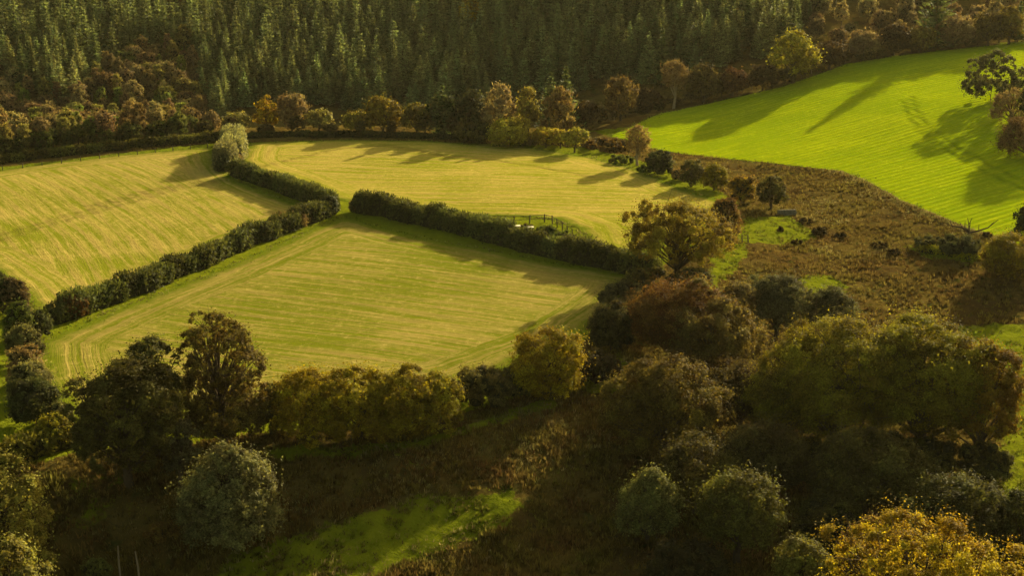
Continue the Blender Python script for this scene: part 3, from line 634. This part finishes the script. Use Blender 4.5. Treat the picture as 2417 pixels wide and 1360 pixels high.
tree(735,1032,215,878,(0.24,0.18,0.014),'yellow-brown rounded tree at the left end of the short tree belt below the lower field', cb=0.03, nl=26, lr=0.22)
tree(850,1036,225,866,(0.21,0.165,0.014),'yellow-tipped broad tree, second in the short tree belt below the lower field', cb=0.03, nl=26, lr=0.22)
tree(950,1030,195,866,(0.20,0.16,0.014),'yellow-green tree, third in the short tree belt below the lower field', cb=0.03, nl=24, lr=0.22)
tree(1030,1016,150,882,(0.19,0.16,0.015),'rounded yellow-green tree ending the short tree belt below the lower field', cb=0.03, nl=22, lr=0.24)
bush(1222,940,110,862,(0.10,0.085,0.026),'olive-brown bush against the left side of the round yellow-green tree', twig=0.2)
bush(1140,958,160,866,(0.11,0.09,0.03),'dull grey-brown bush between the tree belt and the round yellow-green tree', twig=0.35)
tree(1290,935,196,778,(0.22,0.165,0.012),'round yellow-green tree with glowing right side at the bottom corner of the lower field', cb=0.03, nl=34, lr=0.21)
tree(28,1440,225,1090,(0.25,0.215,0.045),'olive tree cut by the left picture edge in the bottom corner', cb=0.1, nl=40, lr=0.19)
tree(40,1560,190,1270,(0.21,0.19,0.045),'pale green tree at the very bottom left corner', cb=0.1, nl=30, lr=0.2)
bush(230,1375,80,1318,(0.12,0.12,0.03),'small pale green bush at the bottom left beside two thin poles', twig=0.3)
bush(385,1270,90,1236,(0.17,0.11,0.03),'low tawny bush on the dark slope below the massive oak', twig=0.4, core=False)

# right-hand side of the moor and the hillside field
tree(2385,655,150,553,(0.17,0.13,0.012),'yellow-rimmed round tree at the right edge of the moor', cb=0.03, nl=24, lr=0.22)
tree(2425,580,90,480,(0.04,0.048,0.016),'dark bush-like tree cut by the right picture edge above the moor', cb=0.05, nl=16)
bush(2262,600,110,556,(0.07,0.075,0.03),'grey-green scrub around the dead tree on the moor', twig=0.4)
bush(2200,585,90,560,(0.08,0.08,0.03),'low scrub bush left of the dead tree', twig=0.4)
bush(2338,240,150,118,(0.085,0.085,0.035),'dark wind-shaped pine standing on the green hillside field', name='pine_tree', cat='tree', nl=22, lr=0.17, twig=0.35, q=0.8, core=False, sub=9, n_l=10, shape='loose')
tree(2385,292,116,208,(0.17,0.12,0.065),'bare pinkish-brown tree below the pine at the right', cb=0.03, nl=16, twig=0.8, q=0.5)
tree(2425,370,160,272,(0.15,0.095,0.045),'russet leaning tree at the right edge of the green hillside field', cb=0.04, nl=20, twig=0.6, q=0.5)
tree(2450,300,110,150,(0.05,0.055,0.02),'dark tree at the right picture edge behind the pine', cb=0.1, nl=16, q=0.5)
for i, (bx, by, w, t) in enumerate(((1842,548,16,534),(1902,527,34,515),(1935,555,42,534),(1985,560,30,548),(1880,576,30,565),(2075,585,40,572),(2110,600,36,588),(2330,560,26,548))):
    nm = ('tiny dark bush alone in the bright green patch','dark low bush at the upper right rim of the bright green patch','dark bush with brown top right of the bright green patch','small brown bush two steps right of the bright green patch','low brown clump under the lower edge of the bright green patch','small rushy clump in the middle of the moor','dark low bush left of the mossy bank on the moor','tiny dark bush at the foot of the green hillside by the yellow-rimmed tree')[i]
    bush(bx, by, w, t, (0.055, 0.038, 0.014), nm, twig=0.3, nl=6)

# ------------------------------------------------------------------ dead tree, bank, fence, stones, poles, troughs
def limb_tree(bx, by, hm, label):
    (x, y), = cast([(bx, by)]); rng = np.random.default_rng(77); root = empty('dead_tree', x, y); tag(root, label, 'dead tree')
    b = Buf(); tube(b, [(0,0,-.3),(0.1,0,hm*0.3),(0.2,0.1,hm*0.45)], [0.3,0.24,0.18], 7); link('trunk', b.mesh('trunk', [M_BARK]), root)
    for d, s in (((-2.2,0.4,1.0),1),((2.8,0.2,0.9),1.1),((0.6,1,1.3),0.8),((-1.0,-0.8,1.2),0.7)):
        b = Buf(); p = np.array([0.15,0.05,hm*0.42]); d = np.array(d)*hm*0.30*s; Q = [p, p+d*0.35+rng.normal(size=3)*0.1, p+d*0.7+rng.normal(size=3)*0.15, p+d+np.array([0,0,hm*0.12])]
        tube(b, Q, [0.16,0.12,0.08,0.03], 6)
        for k in (1, 2):
            e = Q[k]+rng.normal(size=3)*0.35*np.array([1,1,.3])+np.array([0.2*np.sign(d[0]),0,hm*0.22]); tube(b, [Q[k],(Q[k]+e)/2+rng.normal(size=3)*0.08,e],[0.07,0.05,0.02],5)
        link('branch', b.mesh('branch', [M_BARK]), root)
limb_tree(2282, 580, 4.6, 'dead bare tree with forked branches between the moor and the green hillside')
def fence(name, px, hgt, step, rails, label, rail_r=0.035):
    P = np.array(cast(dense(px, 30))); S = np.concatenate([[0], np.cumsum(np.linalg.norm(np.diff(P, axis=0), axis=1))]); L = S[-1]
    n = max(2, int(round(L/step))+1); t = np.linspace(0, L, n); X = np.interp(t, S, P[:, 0]); Y = np.interp(t, S, P[:, 1]); Z = h(X, Y)
    root = empty(name, X[0], Y[0]); o = np.array(root.location); tag(root, label, 'fence'); rng = np.random.default_rng(8)
    me = None
    for i in range(n):
        if me is None: b = Buf(); box(b, (0, 0, hgt/2-0.15), (0.13, 0.13, hgt+0.3), 0, 0, 0.02); me = b.mesh('post', [M_POST])
        p = link('post', me, root); p.location = (X[i]-o[0], Y[i]-o[1], Z[i]-o[2]); p.rotation_euler = (rng.normal()*0.04, rng.normal()*0.04, rng.uniform(0, 1))
    for q in rails:
        b = Buf(); tube(b, np.stack([X, Y, Z+hgt*q], 1)-o, np.full(n, rail_r), 4); link('rail', b.mesh('rail', [M_POST]), root)
fence('fence', [(1120,522),(1180,531),(1205,530),(1240,528),(1262,528),(1280,526),(1296,524),(1320,540),(1352,562)], 1.35, 2.4, (0.5, 0.9), 'dark post and rail fence round the small grassy hollow behind the middle hedge')
fence('fence', [(-40,408),(60,397),(130,388),(250,374),(380,360),(490,349)], 1.1, 3.5, (0.55, 0.92), 'thin wire fence with low posts along the far edge of the left field', 0.012)
fence('hurdle', [(1752,575),(1766,575)], 1.3, 0.7, (0.3, 0.6, 0.9), 'little dark wooden hurdle at the lower left corner of the bright green patch')
def trough(bx, by, L, label):
    (x, y), = cast([(bx, by)]); root = empty('trough', x, y, None, 0.15); tag(root, label, 'trough')
    b = Buf(); box(b, (0, 0, 0.55), (L, 0.7, 0.9), 0, 0, 0.08); link('body', b.mesh('body', [M_CREAM]), root)
    b = Buf(); box(b, (0, 0, 1.03), (L+0.1, 0.78, 0.06), 0, 0, 0.02); link('rim', b.mesh('rim', [M_CREAM]), root)
trough(1219, 549, 1.1, 'longer cream-white block peeping over the middle hedge')
trough(1253, 552, 0.75, 'shorter cream-white block peeping over the middle hedge beside the other one')
def slab(bx, by, L, hh, label, rz):
    (x, y), = cast([(bx, by)]); rng = np.random.default_rng(3); root = empty('stone_wall', x, y, None, rz); tag(root, label, 'wall')
    b = Buf(); n = int(L/0.5)
    for i in range(n):
        for k in range(3): box(b, ((i-n/2+0.5+0.25*(k % 2))*0.5, 0.0, hh*(k+0.5)/3), (0.485+rng.normal()*0.02, 0.5+rng.normal()*0.04, hh/3*0.97), rng.normal()*0.03, 0, 0.05)
    link('masonry', b.mesh('masonry', [M_STONE]), root)
slab(1856, 508, 3.0, 0.9, 'short grey stone wall at the head of the bright green patch', 0.1)
for bx, by, t, lb in ((284,1372,1290,'thin pale pole, left one of two at the bottom left'), (328,1372,1303,'thin pale leaning pole, right one of two at the bottom left')):
    (x, y), = cast([(bx, by)]); z = float(h(x, y)); Ht = top_height(x, y, z, t); b = Buf(); tube(b, [(0.05,0,-.3),(0,0,Ht*0.5),(-0.12 if bx > 300 else 0.03,0,Ht)], [0.085,0.075,0.055], 7)
    o = link('wooden_pole', b.mesh('wooden_pole', [M_PALEBARK])); o.location = (x, y, z); tag(o, lb, 'pole', 'thin pale poles')
# mossy bank on the moor
hedge('mossy_bank', [(2165,592),(2205,598),(2250,606),(2305,616)], 1.6, 0.9, (0.20, 0.19, 0.012), 'mossy yellow-green bank or low wall on the moor below the dead tree', seed=9, lump_len=1.5, leaf=0.2)['category'] = 'bank'

# ------------------------------------------------------------------ spruces
def spruce(rng, Ht, R, rows, per, sprays, sz):
    b = Buf(); tube(b, [(0,0,-.4),(0,0,Ht*0.5),(0,0,Ht)], [Ht*0.014,Ht*0.009,0.02], 5, 1)
    C, A, N, Sz, Lo = [], [], [], [], []
    for i in range(rows):
        f = (i+rng.uniform(0, 0.8))/rows; z = Ht*(0.05+0.95*f); r = R*(1-f)**0.82*rng.uniform(0.8, 1.12)+0.12
        m = max(4, int(per*(0.5+0.7*(1-f)))); ph0 = rng.uniform(0, 6.28)
        for j in range(m):
            ph = ph0+j*2*math.pi/m+rng.normal()*0.16; rb = r*rng.uniform(0.72, 1.12); d = np.array([math.cos(ph), math.sin(ph), 0]); lr = rng.random()
            for k in range(sprays):
                q = (k+0.6)/sprays; zz = z-rb*0.30*q+rb*0.34*q*q*q; side = np.array([-d[1], d[0], 0])*rng.normal()*rb*0.16*(1.1-q*0.7)
                C.append(d*rb*q+side+np.array([0, 0, zz+rng.normal()*0.08])); A.append(d+np.array([0, 0, 0.25+0.3*q+rng.normal()*0.2])+side*0.6); N.append(np.array([0, 0, 1])+rng.normal(size=3)*0.55-d*0.4); Sz.append(sz*(1.25-0.55*q)*(0.6+0.6*(1-f))); Lo.append(lr)
    leaves(b, rng, np.array(C), np.array(N), np.array(Sz), 2.3, None, np.array(Lo), 0, along=np.array(A))
    return b
rs = np.random.default_rng(42)
SPR = []
for i in range(7):
    b = spruce(np.random.default_rng(60+i), 12, rs.uniform(2.5, 3.5), 24, 10, 7, 0.40); SPR.append(b.mesh('spruce_foliage', [M_NEEDLE, M_BARK]))
CONIF = [(-200,190),(0,190),(60,240),(130,262),(200,262),(230,190),(310,150),(400,118),(465,150),(480,300),(520,308),(560,270),(640,262),(720,268),(860,285),(980,290),(1080,275),(1180,250),(1290,240),(1400,230),(1500,222),(1560,185),(1640,190),(1760,160),(1840,150),(1880,110),(1935,60),(1900,-20),(1900,-300),(-200,-300)]
def scatter(x0, x1, y0, y1, step, jit, r):
    gx, gy = np.meshgrid(np.arange(x0, x1, step), np.arange(y0, y1, step)); gx = gx+np.where((np.arange(gx.shape[0]) % 2)[:, None] == 0, step/2, 0)
    return gx.ravel()+r.normal(size=gx.size)*jit, gy.ravel()+r.normal(size=gy.size)*jit
x, y = scatter(-200, 160, 285, 520, 4.0, 1.0, rs); px, py, dep = proj(x, y, h(x, y))
k = inside(px, py+14, CONIF) & (px > -120) & (px < 2500) & (rs.random(len(px)) > 0.04)
gapm = ((px > 360) & (px < 590) & (py < 60) & (py > -60)); k &= ~(gapm & (rs.random(len(px)) < 0.5))
x, y, px, py, dep = x[k], y[k], px[k], py[k], dep[k]; order = np.argsort(dep); x, y, px, py, dep = x[order], y[order], px[order], py[order], dep[order]
print('SPRUCES', len(x))
SPC = (0.17, 0.195, 0.09)
n_ind = min(290, len(x))
for i in range(n_ind):
    root = empty('spruce_tree', x[i], y[i], None, rs.uniform(0, 6.28)); sc = rs.uniform(0.45, 1.15)
    root.scale = (sc*rs.uniform(0.85, 1.25), sc*rs.uniform(0.85, 1.25), sc)
    tag(root, 'dark green spruce packed among others near the front of the plantation on the far slope', 'spruce tree', 'spruces at the front of the plantation')
    v = rs.uniform(0.6, 1.45); w_ = rs.uniform(0.9, 1.15); link('crown', SPR[i % 7], root, (SPC[0]*v*w_, SPC[1]*v, SPC[2]*v))
BK = []
for i in range(5):
    b = spruce(np.random.default_rng(160+i), 12, rs.uniform(2.5, 3.4), 17, 8, 4, 0.58); BK.append(b)
B = Buf()
for i in range(n_ind, len(x)):
    s0 = BK[i % 5]; V = np.concatenate(s0.v); a = rs.uniform(0, 6.28); sc = rs.uniform(0.5, 1.15); ca, sa = math.cos(a)*sc, math.sin(a)*sc
    V2 = np.stack([V[:, 0]*ca-V[:, 1]*sa+x[i], V[:, 0]*sa+V[:, 1]*ca+y[i], V[:, 2]*sc+float(h(x[i], y[i]))], 1)
    off = np.cumsum([0]+[len(q) for q in s0.v]); Q = np.concatenate(s0.q); T = np.concatenate(s0.t); lo_ = np.concatenate(s0.lo['q'])*0.35+rs.random()*0.65
    base = B.n; B.add(V2, Q, np.concatenate(s0.ra['q']), lo_, 0)
    B.mi['q'][-1] = np.concatenate(s0.mi['q']); B.t.append(T+base); B.ra['t'].append(np.full(len(T), .5, 'f4')); B.lo['t'].append(np.full(len(T), .5, 'f4')); B.mi['t'].append(np.ones(len(T), 'i4'))
if B.n: o = link('spruce_forest', B.mesh('spruce_forest', [M_NEEDLE, M_BARK]), None, SPC); tag(o, kind='stuff')

# ------------------------------------------------------------------ autumn woods: copies of a few trees
PRO = []
for i, (Wd, Ht, cb, shp, tw) in enumerate(((6,7.5,.08,'round',.15),(5,8,.1,'loose',.5),(7,7,.05,'dome',.2),(4.2,8.5,.1,'vase',.7),(5.5,6,.05,'round',.3),(5,9,.12,'loose',.35))):
    r_ = np.random.default_rng(300+i); b, ctr, rl = crown(r_, Wd, Ht, cb, shp, 20, 5200, 0.27, 1.4, tw, None, 7, 0.24, 0.25)
    for c_, q_ in zip(ctr, rl): ico(b, c_, q_*0.34, r_)
    sk = skeleton(r_, Ht, cb, ctr, 0.16, Wd, None, 8); PRO.append((b.mesh('crown', [M_LEAF, M_CORE]), sk.mesh('trunk', [M_PALEBARK if tw > .4 else M_BARK])))
def copy_tree(i, x, y, sc, rz, col, label, group, name='autumn_tree', z=None):
    r = empty(name, x, y, z, rz); r.scale = (sc[0], sc[0], sc[1]); tag(r, label, 'tree', group)
    link('crown', PRO[i][0], r, col); link('trunk', PRO[i][1], r); return r
rw = np.random.default_rng(9)
def jitc(c, v=0.25): k = rw.uniform(1-v, 1+v); return tuple(max(0.004, q*k*rw.uniform(0.92, 1.08)) for q in c)
PAL = {'russet': (0.20,0.14,0.07), 'tan': (0.29,0.22,0.11), 'olive': (0.20,0.175,0.055), 'brown': (0.19,0.135,0.075), 'green': (0.17,0.19,0.045)}
def wood(poly, step, pal, place, group, maxn, smin=0.6, smax=1.0, nm_='autumn_tree', dy=14, yr=(265, 480), xr=(-170, 190)):
    X, Y = scatter(xr[0], xr[1], yr[0], yr[1], step, step*0.22, rw); p, q, d = proj(X, Y, h(X, Y))
    k = inside(p, q+dy, poly) & (p > -60) & (p < 2480); X, Y, d = X[k], Y[k], d[k]; o = np.argsort(d); o = o if len(o) <= maxn else np.sort(rw.choice(len(o), maxn, False)); print(group, len(X))
    for i in o:
        nm = pal[rw.integers(len(pal))]; s_ = rw.uniform(smin, smax)
        copy_tree(int(rw.integers(6)), X[i], Y[i], (s_*rw.uniform(0.85, 1.15), s_), rw.uniform(0, 6.28), jitc(PAL[nm]), nm+'-coloured small tree '+place, nm+' trees '+group, nm_)
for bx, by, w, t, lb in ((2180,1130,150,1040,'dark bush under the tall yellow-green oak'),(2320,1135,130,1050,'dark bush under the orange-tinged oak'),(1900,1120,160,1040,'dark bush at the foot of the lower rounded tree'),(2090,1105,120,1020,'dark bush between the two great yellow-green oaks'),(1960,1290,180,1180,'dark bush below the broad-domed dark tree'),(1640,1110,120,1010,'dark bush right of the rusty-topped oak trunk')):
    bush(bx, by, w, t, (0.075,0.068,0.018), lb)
wood([(-200,180),(0,200),(120,262),(200,262),(240,190),(310,150),(410,118),(465,150),(478,305),(440,345),(300,352),(150,372),(0,392),(-200,420)], 4.7, ('russet','russet','tan','olive','brown','green'), 'in the mixed wood at the far left below the spruces', 'in the mixed wood at the far left', 300, 0.55, 0.95)
wood([(1880,-300),(1870,60),(1940,130),(1960,165),(2120,130),(2480,98),(2480,-300)], 5.0, ('tan','brown','brown','russet'), 'in the bare brown wood above the green hillside', 'in the bare brown wood at the top right', 260, 0.6, 1.05, 'bare_tree', yr=(300, 600), xr=(60, 270))

# front rank of the wood, tree by tree
E = [(500,322,50,262,'brown','dark brown tree at the wood edge left of the bright yellow one'),(560,322,70,262,'olive','dull olive tree at the wood edge behind the pale willow hedge'),
 (632,318,66,232,'YEL','bright yellow tree at the wood edge above the upper field'),(690,318,90,218,'russet','russet tree just right of the bright yellow tree at the wood edge'),
 (755,320,80,256,'olive','olive rounded tree at the wood edge, two right of the yellow one'),(845,322,80,262,'YG','yellowish bright-topped tree at the wood edge above the left part of the upper field'),
 (905,322,100,228,'YG2','taller yellow-olive tree at the wood edge above the middle of the upper field'),(985,326,90,245,'olive2','dark olive tree at the wood edge between the yellow-olive tree and the dark conifer group'),
 (1050,328,80,218,'dk','dark green tree at the wood edge with light patches in its crown'),(1110,330,90,215,'dk2','dark tree at the wood edge left of the pale brown trees'),
 (1180,326,96,200,'tan','big pale brown tree, left of three above the round yellow-topped tree'),(1245,326,64,203,'YG3','pale yellow tree, middle of three above the round yellow-topped tree'),
 (1318,326,84,204,'russet2','soft brown tree, right of three above the three small golden trees'),(1385,305,80,238,'dkb','dark brown tree at the wood edge where the green hillside field begins'),
 (1465,285,90,178,'tanb','brown half-bare tree with pale top at the lower tip of the green hillside'),(1530,268,80,205,'dkb','dark bushy tree at the tip of the green hillside left of the birch'),
 (1660,240,100,150,'olive3','rounded olive-brown tree at the upper edge of the green hillside right of the birch'),(1730,225,80,160,'dkr','dark reddish tree at the upper edge of the green hillside'),
 (1800,212,80,150,'dkb','dark brown tree left of the big sunlit yellow tree'),(1872,196,124,70,'YG4','big tree with sunlit yellow crown at the upper edge of the green hillside'),
 (1960,165,90,95,'dkb','dark brown tree right of the big sunlit yellow tree'),(2035,142,90,70,'brown','brown tree at the upper edge of the green hillside, midway to the lone spruce'),
 (2110,128,90,55,'dkb','shaded brown tree left of the lone tall spruce'),(2170,124,80,60,'YG5','yellow-brown tree in front of the lone tall spruce'),
 (2250,116,100,35,'brown','broad brown tree right of the lone tall spruce'),(2330,108,90,25,'olive3','olive-brown tree near the top right corner'),(2380,104,70,8,'YG5','yellow-flecked tree at the top right corner')]
CM = {'YEL':(0.33,0.22,0.02),'YG':(0.19,0.16,0.03),'YG2':(0.17,0.13,0.02),'olive2':(0.11,0.09,0.02),'dk':(0.045,0.055,0.02),'dk2':(0.05,0.052,0.024),'YG3':(0.27,0.22,0.05),'russet2':(0.22,0.15,0.06),'dkb':(0.07,0.045,0.02),'tanb':(0.15,0.10,0.04),'olive3':(0.10,0.075,0.025),'dkr':(0.085,0.042,0.018),'YG4':(0.24,0.21,0.025),'YG5':(0.18,0.14,0.03)}
for bx, by, w, t, c_, lb in E:
    col = CM.get(c_) or PAL.get(c_); by = by-(9 if bx < 1150 else 0); tree(bx, by, w, t, col, lb, name='broadleaf_tree', cb=0.06, nl=20, q=0.8, leaf=0.34, twig=0.45 if c_ in ('tan','tanb','russet','russet2','brown','dkr') else 0.12, shape='loose' if c_ in ('YEL','tan','YG4') else 'round')
tree(1108,78,58,-8,(0.26,0.20,0.02),'yellow larch-like tree standing among the spruces at the top of the picture', cb=0.1, shape='vase', nl=18, q=0.8, leaf=0.34)
tree(1590,256,84,140,(0.17,0.12,0.06),'bare pale birch with forked white-grey trunk at the wood edge above the green hillside', name='birch_tree', cb=0.3, shape='vase', twig=0.9, q=0.4, bark=M_PALEBARK, r0=0.32)
for bx, by, ty, sc, lb in ((2205,112,-95,1.0,'lone tall dark spruce rising from the brown wood at the top right'),(2402,98,-5,1.0,'dark spruce in the top right corner'),(1560,205,60,1.0,'spruce with a broad shape at the right tip of the plantation'),(1045,322,195,0.8,'light green spruce standing forward at the wood edge'),(1300,312,168,0.8,'small pointed spruce behind the soft brown tree'),(1335,312,155,0.8,'pointed spruce right behind the soft brown tree')):
    (x_, y_), = cast([(bx, by)]); z_ = float(h(x_, y_)); Ht = top_height(x_, y_, z_, ty)
    root = empty('spruce_tree', x_, y_, z_, rs.uniform(0, 6)); root.scale = (Ht/12*1.1, Ht/12*1.1, Ht/12); tag(root, lb, 'spruce tree'); link('crown', SPR[int(rs.integers(7))], root, (0.10, 0.125, 0.05))
for bx, by in dense([(-40,385),(100,366),(250,348),(400,334),(485,326)], 26):
    (x_, y_), = cast([(bx+rw.normal()*5, by+rw.uniform(-9, 1))]); copy_tree(int(rw.choice([0, 2, 4])), x_, y_, (rw.uniform(0.5, 0.85), rw.uniform(0.45, 0.72)), rw.uniform(0, 6), jitc((0.075,0.085,0.022)), 'dark green rounded shrub along the front of the mixed wood beyond the left field', 'dark shrubs in front of the mixed wood', 'shrub')
# understorey bushes closing the foot of the wood
for i, (bx, by) in enumerate(dense([(470,325),(700,322),(1000,326),(1140,330)], 62)+dense([(1380,300),(1560,262),(1850,200),(2000,155),(2200,120),(2400,100)], 34)):
    (x_, y_), = cast([(bx, by)]); copy_tree(int(rw.integers(6)), x_+rw.normal()*0.5, y_+2.0, (0.75, rw.uniform(0.35, 0.55)), rw.uniform(0, 6), jitc((0.085,0.068,0.024)), 'dark low shrub under the trees along the front of the wood', 'shrubs at the foot of the wood', 'shrub')

# scrub round the hollow behind the middle hedge, and brush along the upper field's far corner
for bx, by, w, t, c_, lb in ((1190,540,44,520,MIDGREEN,'small green scrub bush at the left end of the fenced hollow'),(1290,556,60,532,MIDGREEN,'green scrub bush in the middle of the fenced hollow'),
    (1330,575,64,545,MIDGREEN,'green scrub bush at the right end of the fenced hollow'),(1240,545,40,529,(0.10,0.08,0.03),'small brownish scrub bush by the rails of the fenced hollow'),
    (1400,345,60,326,(0.13,0.10,0.05),'low pale scrub at the upper field far corner'),(1470,352,60,330,(0.12,0.085,0.04),'low brown scrub left of the thin pale tree'),
    (1245,345,46,325,(0.12,0.09,0.04),'low dry scrub between the broad round tree and the golden small tree'),(1465,385,60,366,MIDGREEN,'low green scrub at the foot of the thin pale tree'),(1525,408,50,388,MIDGREEN,'low green scrub left of the dark round bush')):
    bush(bx, by, w, t, c_, lb, twig=0.3, nl=8)

# ------------------------------------------------------------------ haze
b = Buf(); X0, X1, Y0, Y1, Z0, Z1 = -720, 720, -170, 930, -32, 260
s_ = NT('haze_air'); v_ = s_.n('VolumePrincipled'); v_.inputs['Color'].default_value = (0.95, 0.86, 0.62, 1); v_.inputs['Density'].default_value = 0.000027; v_.inputs['Anisotropy'].default_value = 0.3
s_.t.links.new(v_.outputs[0], s_.out.inputs['Volume'])
b.add([(X0,Y0,Z0),(X1,Y0,Z0),(X1,Y1,Z0),(X0,Y1,Z0),(X0,Y0,Z1),(X1,Y0,Z1),(X1,Y1,Z1),(X0,Y1,Z1)], [(3,2,1,0),(4,5,6,7),(0,1,5,4),(1,2,6,5),(2,3,7,6),(3,0,4,7)])
tag(link('haze', b.mesh('haze', [s_.m])), kind='stuff')
